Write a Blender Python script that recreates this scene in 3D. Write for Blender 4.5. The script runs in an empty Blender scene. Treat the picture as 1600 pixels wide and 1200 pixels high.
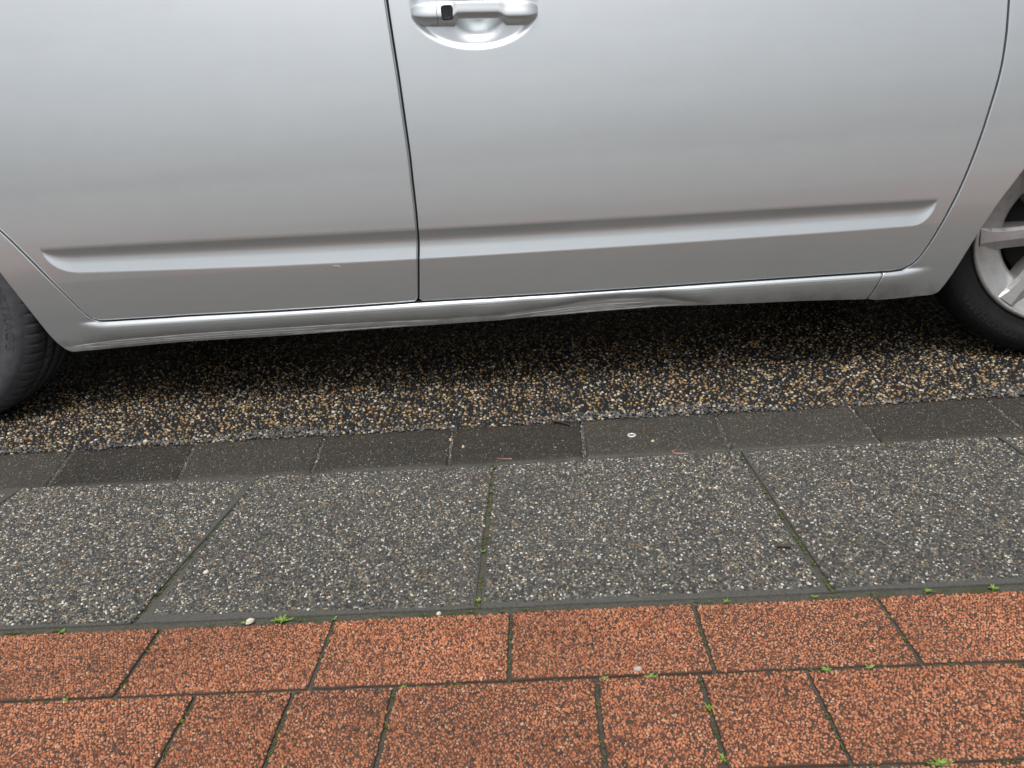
import bpy, math, random
import numpy as np
from mathutils import Vector, Matrix

random.seed(7)
RNG = np.random.default_rng(11)
sc = bpy.context.scene
C = sc.collection
R = math.radians

# ------------------------------------------------------------------ camera, world, sun, exposure
cam_d = bpy.data.cameras.new('camera')
cam = bpy.data.objects.new('camera', cam_d); C.objects.link(cam)
cR = Vector((0.99713118, 0.02230055, -0.07233316))
cU = Vector((0.05952461, 0.35928054, 0.93132933))
cF = Vector((-0.04675705, 0.93296312, -0.35692239))
cam.matrix_world = Matrix(((cR.x, cU.x, -cF.x, 0), (cR.y, cU.y, -cF.y, 0), (cR.z, cU.z, -cF.z, 0.6768), (0, 0, 0, 1)))
cam_d.sensor_width = 36; cam_d.lens = 36 * 1150 / 1600
cam_d.clip_start = 0.02; cam_d.clip_end = 500
sc.camera = cam

SUN_EL, SUN_AZ = 68, 190
w = bpy.data.worlds.new('World'); sc.world = w; w.use_nodes = True
nt = w.node_tree; nt.nodes.clear()
sky = nt.nodes.new('ShaderNodeTexSky'); sky.sky_type = 'NISHITA'; sky.sun_disc = False
sky.sun_elevation = R(SUN_EL); sky.sun_rotation = R(SUN_AZ)
sky.air_density = 1.0; sky.dust_density = 6.0; sky.ozone_density = 1.0
hs = nt.nodes.new('ShaderNodeHueSaturation'); hs.inputs['Saturation'].default_value = 0.33
bg = nt.nodes.new('ShaderNodeBackground'); bg.inputs['Strength'].default_value = 0.15
wo = nt.nodes.new('ShaderNodeOutputWorld')
nt.links.new(sky.outputs[0], hs.inputs['Color']); nt.links.new(hs.outputs[0], bg.inputs[0]); nt.links.new(bg.outputs[0], wo.inputs[0])

sun_d = bpy.data.lights.new('sun', 'SUN'); sun_d.energy = 1.0; sun_d.angle = R(22); sun_d.color = (1, .98, .95)
sun = bpy.data.objects.new('sun', sun_d); C.objects.link(sun)
# direction towards the sun: rotation measured clockwise from +Y
sd = Vector((math.sin(R(SUN_AZ)) * math.cos(R(SUN_EL)), math.cos(R(SUN_AZ)) * math.cos(R(SUN_EL)), math.sin(R(SUN_EL))))
sun.rotation_euler = (-sd).to_track_quat('-Z', 'Y').to_euler(); sun.location = (0, -3, 6)

sc.view_settings.view_transform = 'Standard'; sc.view_settings.look = 'None'
sc.view_settings.gamma = 1; sc.view_settings.use_curve_mapping = False
sc.view_settings.exposure = 0.12
sc.render.engine = 'CYCLES'

# ------------------------------------------------------------------ materials
def mat(name):
    m = bpy.data.materials.new(name); m.use_nodes = True
    n = m.node_tree; b = n.nodes['Principled BSDF']
    return m, n, b
def N(n, t, **kw):
    x = n.nodes.new(t)
    for k, v in kw.items():
        if k in x.inputs: x.inputs[k].default_value = v
        else: setattr(x, k, v)
    return x
def ramp(n, stops, interp='LINEAR'):
    r = n.nodes.new('ShaderNodeValToRGB'); e = r.color_ramp; e.interpolation = interp
    while len(e.elements) < len(stops): e.elements.new(.5)
    for el, (p, c) in zip(e.elements, stops):
        el.position = p; el.color = (*c, 1) if len(c) == 3 else c
    return r
def noise(n, scale, detail=4, rough=.6, coord=None):
    x = N(n, 'ShaderNodeTexNoise', Scale=scale, Detail=detail, Roughness=rough)
    if coord is not None: n.links.new(coord, x.inputs['Vector'])
    return x
def objco(n):
    return n.nodes.new('ShaderNodeNewGeometry').outputs['Position']
def bump(n, b, height, strength, dist):
    x = N(n, 'ShaderNodeBump', Strength=strength, Distance=dist)
    n.links.new(height, x.inputs['Height']); n.links.new(x.outputs[0], b.inputs['Normal'])
    return x
def flat(name, col, rough=.5, metal=0, coat=0, spec=None):
    m, n, b = mat(name)
    b.inputs['Base Color'].default_value = (*col, 1); b.inputs['Roughness'].default_value = rough
    b.inputs['Metallic'].default_value = metal; b.inputs['Coat Weight'].default_value = coat
    if spec is not None: b.inputs['Specular IOR Level'].default_value = spec
    return m

def paint_mat():
    m, n, b = mat('silver_paint')
    b.inputs['Metallic'].default_value = .72
    b.inputs['Coat Weight'].default_value = .9; b.inputs['Coat Roughness'].default_value = .06
    p = objco(n)
    mp = N(n, 'ShaderNodeMapping'); mp.inputs['Scale'].default_value = (1.2, 1, 9); n.links.new(p, mp.inputs['Vector'])
    nz = noise(n, 2.2, 3, .55, mp.outputs[0])
    base = ramp(n, [(.3, (.585, .626, .645)), (.7, (.61, .648, .665))]); n.links.new(nz.outputs['Fac'], base.inputs[0])
    # dried water spots and dust
    vo = N(n, 'ShaderNodeTexVoronoi', Scale=75); n.links.new(p, vo.inputs['Vector'])
    vr = ramp(n, [(.03, (.10,) * 3), (.14, (0, 0, 0))]); n.links.new(vo.outputs['Distance'], vr.inputs[0])
    sc_ = N(n, 'ShaderNodeSeparateColor'); n.links.new(vo.outputs['Color'], sc_.inputs[0])
    gt = N(n, 'ShaderNodeMath', operation='GREATER_THAN'); gt.inputs[1].default_value = .8; n.links.new(sc_.outputs[0], gt.inputs[0])
    ds = noise(n, 13, 6, .7, p); dsr = ramp(n, [(.35, (0, 0, 0)), (.75, (.09,) * 3)]); n.links.new(ds.outputs['Fac'], dsr.inputs[0])
    ma = N(n, 'ShaderNodeMath', operation='MULTIPLY_ADD'); n.links.new(vr.outputs[0], ma.inputs[0]); n.links.new(gt.outputs[0], ma.inputs[1]); n.links.new(dsr.outputs[0], ma.inputs[2])
    md = N(n, 'ShaderNodeMix', data_type='RGBA'); n.links.new(ma.outputs[0], md.inputs['Factor']); n.links.new(base.outputs[0], md.inputs['A']); md.inputs['B'].default_value = (.42, .40, .37, 1)
    base = md
    # road dirt clinging low on the sill
    sep = n.nodes.new('ShaderNodeSeparateXYZ'); n.links.new(p, sep.inputs[0])
    mr = N(n, 'ShaderNodeMapRange', **{'From Min': .225, 'From Max': .172, 'To Min': 0, 'To Max': 1}); n.links.new(sep.outputs['Z'], mr.inputs['Value'])
    dz = noise(n, 22, 6, .65, p)
    dr = ramp(n, [(.42, (0, 0, 0)), (.72, (.8, .8, .8))]); n.links.new(dz.outputs['Fac'], dr.inputs[0])
    mu = N(n, 'ShaderNodeMath', operation='MULTIPLY'); n.links.new(mr.outputs[0], mu.inputs[0]); n.links.new(dr.outputs[0], mu.inputs[1])
    mx = N(n, 'ShaderNodeMix', data_type='RGBA'); n.links.new(mu.outputs[0], mx.inputs['Factor']); n.links.new(base.outputs['Result'], mx.inputs['A'])
    mx.inputs['B'].default_value = (.20, .17, .13, 1)
    n.links.new(mx.outputs['Result'], b.inputs['Base Color'])
    b.inputs['Roughness'].default_value = .33
    return m
PAINT = paint_mat()
BLACK = flat('black_underseal', (.012, .012, .013), .75, spec=.2)
DARKPLASTIC = flat('dark_plastic', (.03, .033, .037), .4)
SCRATCH = flat('scraped_paint', (.78, .79, .78), .6, spec=.6)
GLASS = flat('tinted_glass', (.01, .012, .012), .05)
BRAKE = flat('brake_iron', (.014, .013, .012), .6, .3)
LAMP = flat('lamp_glass', (.5, .5, .5), .1)

def rubber(name, c, dust):
    m, n, b = mat(name); p = objco(n)
    z = noise(n, 30, 6, .7, p); r = ramp(n, [(.35, c), (.75, dust)]); n.links.new(z.outputs['Fac'], r.inputs[0])
    n.links.new(r.outputs[0], b.inputs['Base Color']); b.inputs['Roughness'].default_value = .68; b.inputs['Specular IOR Level'].default_value = .28
    z2 = noise(n, 900, 2, .5, p); bump(n, b, z2.outputs['Fac'], .15, .001)
    return m
TYRE_F = rubber('clean_tyre_rubber', (.006, .0065, .0075), (.012, .0125, .014))
TYRE_R = rubber('dusty_tyre_rubber', (.055, .056, .062), (.10, .10, .11))
LETTER = flat('tyre_letter_rubber', (.013, .0135, .015), .6)
LETTER_R = flat('dusty_letter_rubber', (.05, .05, .056), .6)
def alloy_mat():
    m, n, b = mat('alloy_rim'); p = objco(n)
    z = noise(n, 45, 6, .7, p); r = ramp(n, [(.40, (.47, .47, .47)), (.62, (.41, .40, .385)), (.78, (.12, .09, .065))])
    n.links.new(z.outputs['Fac'], r.inputs[0]); n.links.new(r.outputs[0], b.inputs['Base Color'])
    b.inputs['Metallic'].default_value = .7; b.inputs['Roughness'].default_value = .42; b.inputs['Coat Weight'].default_value = .3
    return m
ALLOY = alloy_mat()

def stone_mat(name, stops, rough, spec=.5, vary=.25):
    m, n, b = mat(name); g = n.nodes.new('ShaderNodeNewGeometry')
    r = ramp(n, stops, 'CONSTANT'); n.links.new(g.outputs['Random Per Island'], r.inputs[0])
    z = noise(n, 420, 3, .6, g.outputs['Position'])
    h = N(n, 'ShaderNodeMapRange', **{'From Min': .25, 'From Max': .75, 'To Min': 1 - vary, 'To Max': 1 + vary}); n.links.new(z.outputs['Fac'], h.inputs['Value'])
    mx = N(n, 'ShaderNodeMix', data_type='RGBA', blend_type='MULTIPLY'); mx.inputs['Factor'].default_value = 1
    n.links.new(r.outputs[0], mx.inputs['A']); n.links.new(h.outputs[0], mx.inputs['B'])
    # slow stains across neighbouring stones
    z3 = noise(n, 7, 5, .6, g.outputs['Position'])
    h3 = N(n, 'ShaderNodeMapRange', **{'From Min': .3, 'From Max': .7, 'To Min': .80, 'To Max': 1.18}); n.links.new(z3.outputs['Fac'], h3.inputs['Value'])
    m2 = N(n, 'ShaderNodeMix', data_type='RGBA', blend_type='MULTIPLY'); m2.inputs['Factor'].default_value = 1
    n.links.new(mx.outputs['Result'], m2.inputs['A']); n.links.new(h3.outputs[0], m2.inputs['B'])
    oi = n.nodes.new('ShaderNodeObjectInfo'); hh = N(n, 'ShaderNodeMapRange', **{'To Min': .91, 'To Max': 1.09}); n.links.new(oi.outputs['Random'], hh.inputs['Value'])
    m3 = N(n, 'ShaderNodeMix', data_type='RGBA', blend_type='MULTIPLY'); m3.inputs['Factor'].default_value = 1
    n.links.new(m2.outputs['Result'], m3.inputs['A']); n.links.new(hh.outputs[0], m3.inputs['B'])
    n.links.new(m3.outputs['Result'], b.inputs['Base Color'])
    b.inputs['Roughness'].default_value = rough; b.inputs['Specular IOR Level'].default_value = spec
    return m
PEBBLE = stone_mat('driveway_pebble', [(0, (.014, .014, .0135)), (.30, (.035, .033, .030)), (.46, (.12, .082, .038)), (.54, (.28, .175, .06)), (.64, (.23, .12, .04)), (.71, (.36, .265, .125)),
                                      (.80, (.42, .36, .25)), (.86, (.14, .135, .125)), (.94, (.52, .48, .41)), (.975, (.26, .12, .06))], .28, .5)
GREYGRAVEL = stone_mat('grey_gravel', [(0, (.05, .052, .054)), (.3, (.09, .092, .094)), (.55, (.14, .14, .138)), (.70, (.22, .165, .09)), (.80, (.04, .04, .04)), (.92, (.40, .37, .32))], .7)
CHIP = stone_mat('slab_chip', [(0, (.018, .0185, .019)), (.25, (.042, .043, .043)), (.45, (.085, .085, .079)), (.60, (.155, .15, .13)), (.71, (.17, .135, .085)), (.79, (.27, .22, .14)), (.85, (.32, .305, .26)), (.915, (.57, .55, .49)), (.955, (.15, .085, .042))], .5)
REDCHIP = stone_mat('red_chip', [(0, (.37, .145, .074)), (.24, (.44, .185, .096)), (.44, (.30, .112, .058)), (.58, (.47, .215, .12)), (.69, (.19, .078, .045)), (.82, (.39, .18, .105)), (.905, (.062, .047, .039)), (.965, (.50, .30, .19))], .8, .2)

def matrix_mat(name, c0, c1, rough, bs=.5, scale=300, moss=None):
    m, n, b = mat(name); p = objco(n)
    z = noise(n, scale, 5, .7, p); r = ramp(n, [(.3, c0), (.72, c1)]); n.links.new(z.outputs['Fac'], r.inputs[0])
    out = r.outputs[0]
    if moss:
        z2 = noise(n, 26, 6, .7, p); r2 = ramp(n, [(.52, (0, 0, 0)), (.66, (1, 1, 1))]); n.links.new(z2.outputs['Fac'], r2.inputs[0])
        mx = N(n, 'ShaderNodeMix', data_type='RGBA'); n.links.new(r2.outputs[0], mx.inputs['Factor']); n.links.new(out, mx.inputs['A']); mx.inputs['B'].default_value = (*moss, 1)
        out = mx.outputs['Result']
    n.links.new(out, b.inputs['Base Color']); b.inputs['Roughness'].default_value = rough
    bump(n, b, z.outputs['Fac'], bs, .002)
    return m
SLABC = matrix_mat('slab_cement', (.036, .036, .031), (.105, .103, .090), .8)
REDC = matrix_mat('paver_cement', (.045, .029, .022), (.115, .060, .040), .85)
JOINT = matrix_mat('joint_dirt', (.035, .034, .027), (.12, .112, .088), .95, .9, 380, moss=(.045, .055, .022))
DRIVE = matrix_mat('driveway_binder', (.008, .008, .0085), (.028, .027, .026), .42, .6, 500)
ASPH = matrix_mat('road_asphalt', (.03, .03, .03), (.08, .08, .08), .8)
YARD = matrix_mat('pale_concrete', (.26, .255, .245), (.36, .35, .335), .75, .3, 40)

def kerb_mat():
    m, n, b = mat('kerb_concrete'); p = objco(n)
    z = noise(n, 230, 5, .8, p); r = ramp(n, [(.34, (.012, .0115, .010)), (.50, (.036, .034, .029)), (.60, (.080, .075, .064)), (.68, (.22, .21, .18))]); n.links.new(z.outputs['Fac'], r.inputs[0])
    z2 = noise(n, 9, 6, .65, p); r2 = ramp(n, [(.40, (0, 0, 0)), (.68, (.75, .75, .75))]); n.links.new(z2.outputs['Fac'], r2.inputs[0])
    mx = N(n, 'ShaderNodeMix', data_type='RGBA'); n.links.new(r2.outputs[0], mx.inputs['Factor']); n.links.new(r.outputs[0], mx.inputs['A']); mx.inputs['B'].default_value = (.040, .030, .019, 1)
    # pale worn specks
    v = N(n, 'ShaderNodeTexVoronoi', Scale=210); n.links.new(p, v.inputs['Vector'])
    vr = ramp(n, [(.10, (1, 1, 1)), (.16, (0, 0, 0))]); n.links.new(v.outputs['Distance'], vr.inputs[0])
    wn = N(n, 'ShaderNodeSeparateColor'); n.links.new(v.outputs['Color'], wn.inputs[0])
    gt = N(n, 'ShaderNodeMath', operation='GREATER_THAN'); gt.inputs[1].default_value = .72; n.links.new(wn.outputs[0], gt.inputs[0])
    mu = N(n, 'ShaderNodeMath', operation='MULTIPLY'); n.links.new(vr.outputs[0], mu.inputs[0]); n.links.new(gt.outputs[0], mu.inputs[1])
    m2 = N(n, 'ShaderNodeMix', data_type='RGBA'); n.links.new(mu.outputs[0], m2.inputs['Factor']); n.links.new(mx.outputs['Result'], m2.inputs['A']); m2.inputs['B'].default_value = (.33, .32, .29, 1)
    n.links.new(m2.outputs['Result'], b.inputs['Base Color'])
    oi = n.nodes.new('ShaderNodeObjectInfo'); hh = ramp(n, [(0, (.50, .46, .40)), (.45, (.75, .72, .66)), (1, (1.25, 1.25, 1.25))]); n.links.new(oi.outputs['Random'], hh.inputs[0])
    m3 = N(n, 'ShaderNodeMix', data_type='RGBA', blend_type='MULTIPLY'); m3.inputs['Factor'].default_value = 1
    n.links.new(m2.outputs['Result'], m3.inputs['A']); n.links.new(hh.outputs[0], m3.inputs['B']); n.links.new(m3.outputs['Result'], b.inputs['Base Color'])
    rz = ramp(n, [(.35, (.38,) * 3), (.65, (.7,) * 3)]); n.links.new(z2.outputs['Fac'], rz.inputs[0]); n.links.new(rz.outputs[0], b.inputs['Roughness'])
    bump(n, b, z.outputs['Fac'], .6, .002)
    return m
KERB = kerb_mat()

# ------------------------------------------------------------------ mesh helpers
def mesh_obj(name, verts, faces, m, parent=None, smooth=True):
    me = bpy.data.meshes.new(name); me.from_pydata([tuple(v) for v in verts], [], faces)
    if smooth: me.polygons.foreach_set('use_smooth', [True] * len(me.polygons))
    me.materials.append(m); me.update()
    o = bpy.data.objects.new(name, me); C.objects.link(o)
    if parent: o.parent = parent
    return o
def np_mesh(name, V, tris, quads, m, parent=None, smooth=True):
    me = bpy.data.meshes.new(name)
    V = np.asarray(V, np.float32); nt_, nq = len(tris), len(quads)
    me.vertices.add(len(V)); me.vertices.foreach_set('co', V.ravel())
    loops = np.concatenate([np.asarray(tris, np.int32).ravel(), np.asarray(quads, np.int32).ravel()])
    me.loops.add(len(loops)); me.loops.foreach_set('vertex_index', loops)
    me.polygons.add(nt_ + nq)
    me.polygons.foreach_set('loop_start', np.concatenate([np.arange(nt_) * 3, nt_ * 3 + np.arange(nq) * 4]).astype(np.int32))
    if smooth: me.polygons.foreach_set('use_smooth', np.ones(nt_ + nq, bool))
    me.materials.append(m); me.update(calc_edges=True); me.validate()
    o = bpy.data.objects.new(name, me); C.objects.link(o)
    if parent: o.parent = parent
    return o
def empty(name, loc=(0, 0, 0)):
    o = bpy.data.objects.new(name, None); o.location = loc; C.objects.link(o); return o
def tag(o, label=None, cat=None, group=None, kind=None):
    if label: o['label'] = label
    if cat: o['category'] = cat
    if group: o['group'] = group
    if kind: o['kind'] = kind
    return o
def hexgrid(x0, x1, y0, y1, s, jit=.33):
    dy = s * .866; ny = int((y1 - y0) / dy) + 1; nx = int((x1 - x0) / s) + 1
    X, Y = np.meshgrid(np.arange(nx) * s + x0, np.arange(ny) * dy + y0)
    X = X + (np.arange(ny) % 2)[:, None] * s * .5
    P = np.stack([X.ravel(), Y.ravel()], 1); P += RNG.uniform(-jit, jit, P.shape) * s
    return P[(P[:, 0] > x0) & (P[:, 0] < x1) & (P[:, 1] > y0) & (P[:, 1] < y1)]
def chips(name, P, size, m, parent=None, z0=0.0, hgt=.45, n=7, sink=.35, aniso=.3):
    """many small embedded stones as one mesh: irregular n-gon domes"""
    k = len(P); a = np.linspace(0, 2 * np.pi, n, endpoint=False)[None] + RNG.uniform(0, 6.28, (k, 1)) + RNG.uniform(-.25, .25, (k, n))
    rr = size[:, None] * .5 * RNG.uniform(.75, 1.12, (k, n))
    ca, sa = np.cos(a), np.sin(a)
    ax = RNG.uniform(1 - aniso, 1 + aniso, (k, 1)); th = RNG.uniform(0, np.pi, (k, 1))
    lx, ly = rr * ca * ax, rr * sa / ax
    gx, gy = lx * np.cos(th) - ly * np.sin(th), lx * np.sin(th) + ly * np.cos(th)
    h = size * hgt * RNG.uniform(.6, 1.15, k)
    tilt = RNG.uniform(-.28, .28, (k, 2))
    V = np.zeros((k, 2 * n + 1, 3))
    V[:, :n, 0] = gx; V[:, :n, 1] = gy; V[:, :n, 2] = -(h * sink)[:, None]
    V[:, n:2 * n, 0] = gx * .72; V[:, n:2 * n, 1] = gy * .72; V[:, n:2 * n, 2] = (h * (.78 - sink))[:, None] * RNG.uniform(.8, 1.15, (k, n))
    V[:, 2 * n, 2] = h * (1 - sink)
    V[:, n:, 2] += V[:, n:, 0] * tilt[:, :1] + V[:, n:, 1] * tilt[:, 1:]
    V[:, :, 0] += P[:, 0][:, None]; V[:, :, 1] += P[:, 1][:, None]; V[:, :, 2] += z0 if np.isscalar(z0) else np.asarray(z0)[:, None]
    i = np.arange(n); j = (i + 1) % n
    q = np.stack([i, j, n + j, n + i], 1); t = np.stack([n + i, n + j, np.full(n, 2 * n)], 1)
    off = (np.arange(k) * (2 * n + 1))[:, None, None]
    return np_mesh(name, V.reshape(-1, 3), (t[None] + off).reshape(-1, 3), (q[None] + off).reshape(-1, 4), m, parent)
def sizes(k, s, lo=.55, hi=1.2):
    return s * (lo + (hi - lo) * RNG.beta(2, 2.2, k))
def sheet(name, x0, x1, y0, y1, z, m, parent=None):
    return mesh_obj(name, [(x0, y0, z), (x1, y0, z), (x1, y1, z), (x0, y1, z)], [(0, 1, 2, 3)], m, parent, False)
def slab_mesh(name, poly, z, depth, bev, m, parent):
    """flat piece with rounded top edges; poly counter-clockwise (x, y)"""
    P = np.array(poly, float); c = P.mean(0); n = len(P)
    # subdivide edges so that they can be a little uneven
    Q = []
    for i in range(n):
        a, b = P[i], P[(i + 1) % n]
        for t in np.linspace(0, 1, 9)[:-1]: Q.append(a + (b - a) * t)
    Q = np.array(Q); k = len(Q)
    d = c - Q; L = np.abs(d); 
    half = (P.max(0) - P.min(0)) / 2
    def inset(q, e):
        return c + (q - c) * (1 - e / half)
    jig = RNG.uniform(-.0009, .0009, (k, 2)); Q = Q + jig
    rings = [(0, -depth), (0, -bev), (bev * .3, -bev * .3), (bev, 0)]
    V, F = [], []
    for e, dz in rings:
        for q in inset(Q, e): V.append((q[0], q[1], z + dz + (RNG.uniform(-.0004, .0004) if dz == 0 else 0)))
    for r in range(len(rings) - 1):
        for i in range(k):
            j = (i + 1) % k; F.append((r * k + i, r * k + j, (r + 1) * k + j, (r + 1) * k + i))
    b = (len(rings) - 1) * k; F.append(tuple(b + i for i in range(k)))
    return mesh_obj(name, V, F, m, parent)

# ------------------------------------------------------------------ setting
ground = sheet('ground', -150, 150, -150, 150, -.16, ASPH); tag(ground, kind='structure')
yard = sheet('yard', -60, 60, -60, -1.19, -.02, YARD); tag(yard, kind='structure')

footpath = mesh_obj('footpath', [(-9, -1.19, -.004), (9, -1.19, -.004), (9, 1.335, -.004), (-9, 1.335, -.004),
                                 (-9, -1.19, -.15), (9, -1.19, -.15), (9, 1.335, -.15), (-9, 1.335, -.15)],
                    [(0, 1, 2, 3), (4, 5, 1, 0), (5, 6, 2, 1), (6, 7, 3, 2), (7, 4, 0, 3)], JOINT, None, False)
tag(footpath, kind='structure')

# exposed-aggregate slabs
sx_t = [-2.605, -2.107, -1.609, -1.103, -.594, -.114, .372, .868, 1.367, 1.866]
sx_b = [-2.64, -2.14, -1.64, -1.136, -.632, -.119, .386, .886, 1.387, 1.886]
def chip_field(wd, dp, s, m, name, margin, hgt):
    P = hexgrid(-wd / 2 + margin, wd / 2 - margin, -dp / 2 + margin, dp / 2 - margin, s)
    keep = RNG.uniform(0, 1, len(P)) < .97
    o = chips(name, P[keep], sizes(keep.sum(), s, .55, 1.5), m, None, 0.0, hgt, 6)
    return o
YB, YT = .876, 1.324
fields = {'slab': [chip_field(.487, YT - YB - .011, .0040, CHIP, 'aggregate', .001, .46) for _ in range(2)]}
def put_field(key, idx, x, y, z, rot, parent, shear=0.0):
    o = fields[key][idx].copy(); C.objects.link(o); o.parent = parent
    o.matrix_world = Matrix.Translation((x, y, z)) @ Matrix(((1, shear, 0, 0), (0, 1, 0, 0), (0, 0, 1, 0), (0, 0, 0, 1))) @ Matrix.Rotation(rot, 4, 'Z')
    o['kind'] = 'stuff'; return o
for i in range(len(sx_t) - 1):
    g = .0042
    z = RNG.uniform(-.001, .001)
    p = slab_mesh('paving_slab', [(sx_b[i] + g, YB), (sx_b[i + 1] - g, YB), (sx_t[i + 1] - g, YT), (sx_t[i] + g, YT)], z, .04, .0022, SLABC, footpath)
    if 1 <= i <= 8:
        cx = (sx_b[i] + sx_b[i + 1] + sx_t[i] + sx_t[i + 1]) / 4
        sh = ((sx_t[i] + sx_t[i + 1]) - (sx_b[i] + sx_b[i + 1])) / 2 / (YT - YB)
        put_field('slab', i % 2, cx, (YB + YT) / 2 + .004, z + .0002, math.pi * (i // 2 % 2), p, sh)

# red exposed-chip pavers
for k_, wd in (('full', .2475), ('half', .121)):
    fields[k_] = [chip_field(wd, .1235, .0035, REDCHIP, 'red_aggregate', .0004, .6) for _ in range(3 if k_ == 'full' else 2)]
def paver(x0, x1, y0, y1):
    g = .0030; z = RNG.uniform(-.0012, .0012)
    p = slab_mesh('red_paver', [(x0 + g, y0 + g), (x1 - g, y0 + g), (x1 - g, y1 - g), (x0 + g, y1 - g)], z, .04, .002, REDC, footpath)
    wd = x1 - x0; key = 'full' if wd > .2 else 'half'
    if -1.6 < x0 < 1.6 and y0 > .1:
        o = put_field(key, RNG.integers(len(fields[key])), (x0 + x1) / 2, (y0 + y1) / 2, z + .0002, math.pi * RNG.integers(2), p)
        o.scale = ((wd - .0065) / (.2475 if key == 'full' else .121), (y1 - y0 - .0065) / .1235, 1)
def row(y0, y1, xs):
    for a, b in zip(xs[:-1], xs[1:]): paver(a, b, y0, y1)
r1 = [-2.13, -1.874, -1.617, -1.36, -1.10, -.843, -.580, -.3245, -.0695, .187, .439, .695, .95, 1.21, 1.47, 1.73]
row(.7275, .862, r1)
r2 = [-2.02, -1.763, -1.506, -1.249, -.992, -.732, -.470, -.343, -.214, .039, .167, .297, .553, .681, .81, 1.065, 1.32, 1.575]
row(.5865, .7275, r2)
row(.447, .5865, [v + .06 for v in r1])
row(.307, .447, [v - .03 for v in r2])
for q in range(10):
    y1_ = .307 - q * .139
    row(y1_ - .139, y1_, [v + (.06 if q % 2 else -.04) for v in r1])
# the rest of the path, out of the photograph: same pavers drawn by the material
def far_pavers():
    m, n, b = mat('far_red_pavers'); p = objco(n)
    br = N(n, 'ShaderNodeTexBrick', Scale=1.0); n.links.new(p, br.inputs['Vector'])
    br.inputs['Color1'].default_value = (.26, .09, .05, 1); br.inputs['Color2'].default_value = (.21, .075, .043, 1); br.inputs['Mortar'].default_value = (.05, .047, .035, 1)
    br.inputs['Mortar Size'].default_value = .004; br.inputs['Brick Width'].default_value = .257; br.inputs['Row Height'].default_value = .139
    z = noise(n, 300, 3, .7, p); mx = N(n, 'ShaderNodeMix', data_type='RGBA', blend_type='MULTIPLY'); mx.inputs['Factor'].default_value = .6
    r = ramp(n, [(.3, (.4, .4, .4)), (.7, (1.2, 1.2, 1.2))]); n.links.new(z.outputs['Fac'], r.inputs[0])
    n.links.new(br.outputs[0], mx.inputs['A']); n.links.new(r.outputs[0], mx.inputs['B']); n.links.new(mx.outputs['Result'], b.inputs['Base Color']); b.inputs['Roughness'].default_value = .8
    return m
FARP = far_pavers()
for nm, a, b_, c_, d_ in (('paver_field', -9, -2.14, -1.15, .86), ('paver_field', 1.9, 9, -1.15, .86)):
    f_ = sheet(nm, a, b_, c_, d_, -.001, FARP, footpath)
for fl in fields.values():
    for o in fl: bpy.data.objects.remove(o)

# gutter of flat concrete kerb blocks
gutter = mesh_obj('gutter', [(-9, 1.33, -.0105), (9, 1.33, -.0105), (9, 1.53, -.0105), (-9, 1.53, -.0105),
                             (-9, 1.33, -.15), (9, 1.33, -.15), (9, 1.53, -.15), (-9, 1.53, -.15)],
                  [(0, 1, 2, 3), (4, 5, 1, 0), (6, 7, 3, 2)], JOINT, None, False)
tag(gutter, kind='structure')
kx_t = [-2.57, -2.28, -1.99, -1.70, -1.405, -1.113, -.818, -.515, -.220, .074, .372, .669, .962, 1.255, 1.55, 1.84]
kx_b = [-2.46, -2.18, -1.90, -1.62, -1.34, -1.062, -.778, -.494, -.210, .068, .359, .655, .945, 1.235, 1.53, 1.82]
def kerb_block(i):
    g = .0028; z = -.004 + RNG.uniform(-.0012, .0012)
    x0b, x1b, x0t, x1t = kx_b[i] + g, kx_b[i + 1] - g, kx_t[i] + g, kx_t[i + 1] - g
    Y0, Y1 = 1.339, 1.5235
    nx, ny = 22, 12; V, F = [], []
    for j in range(ny + 1):
        for k in range(nx + 1):
            u, v = k / nx, j / ny
            # denser towards the edges
            uu = .5 - .5 * math.cos(math.pi * u); vv = .5 - .5 * math.cos(math.pi * v)
            x = (x0b + (x1b - x0b) * uu) * (1 - vv) + (x0t + (x1t - x0t) * uu) * vv; y = Y0 + (Y1 - Y0) * vv
            e = min(uu * .29, (1 - uu) * .29, vv * .18, (1 - vv) * .18)
            zz = z - .004 * max(0, 1 - e / .006) ** 2 - .0035 * math.sin(math.pi * vv) + random.uniform(-.0004, .0004)
            V.append((x, y, zz))
    for j in range(ny):
        for k in range(nx):
            a = j * (nx + 1) + k; F.append((a, a + 1, a + nx + 2, a + nx + 1))
    rim = [k for k in range(nx + 1)] + [(nx + 1) * j + nx for j in range(1, ny + 1)] + [(nx + 1) * ny + k for k in range(nx - 1, -1, -1)] + [(nx + 1) * j for j in range(ny - 1, 0, -1)]
    base = len(V)
    for r_ in rim: V.append((V[r_][0], V[r_][1], -.05))
    for t in range(len(rim)):
        t2 = (t + 1) % len(rim); F.append((rim[t2], rim[t], base + t, base + t2))
    mesh_obj('kerb_block', V, F, KERB, gutter)
for i in range(len(kx_t) - 1): kerb_block(i)

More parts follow.
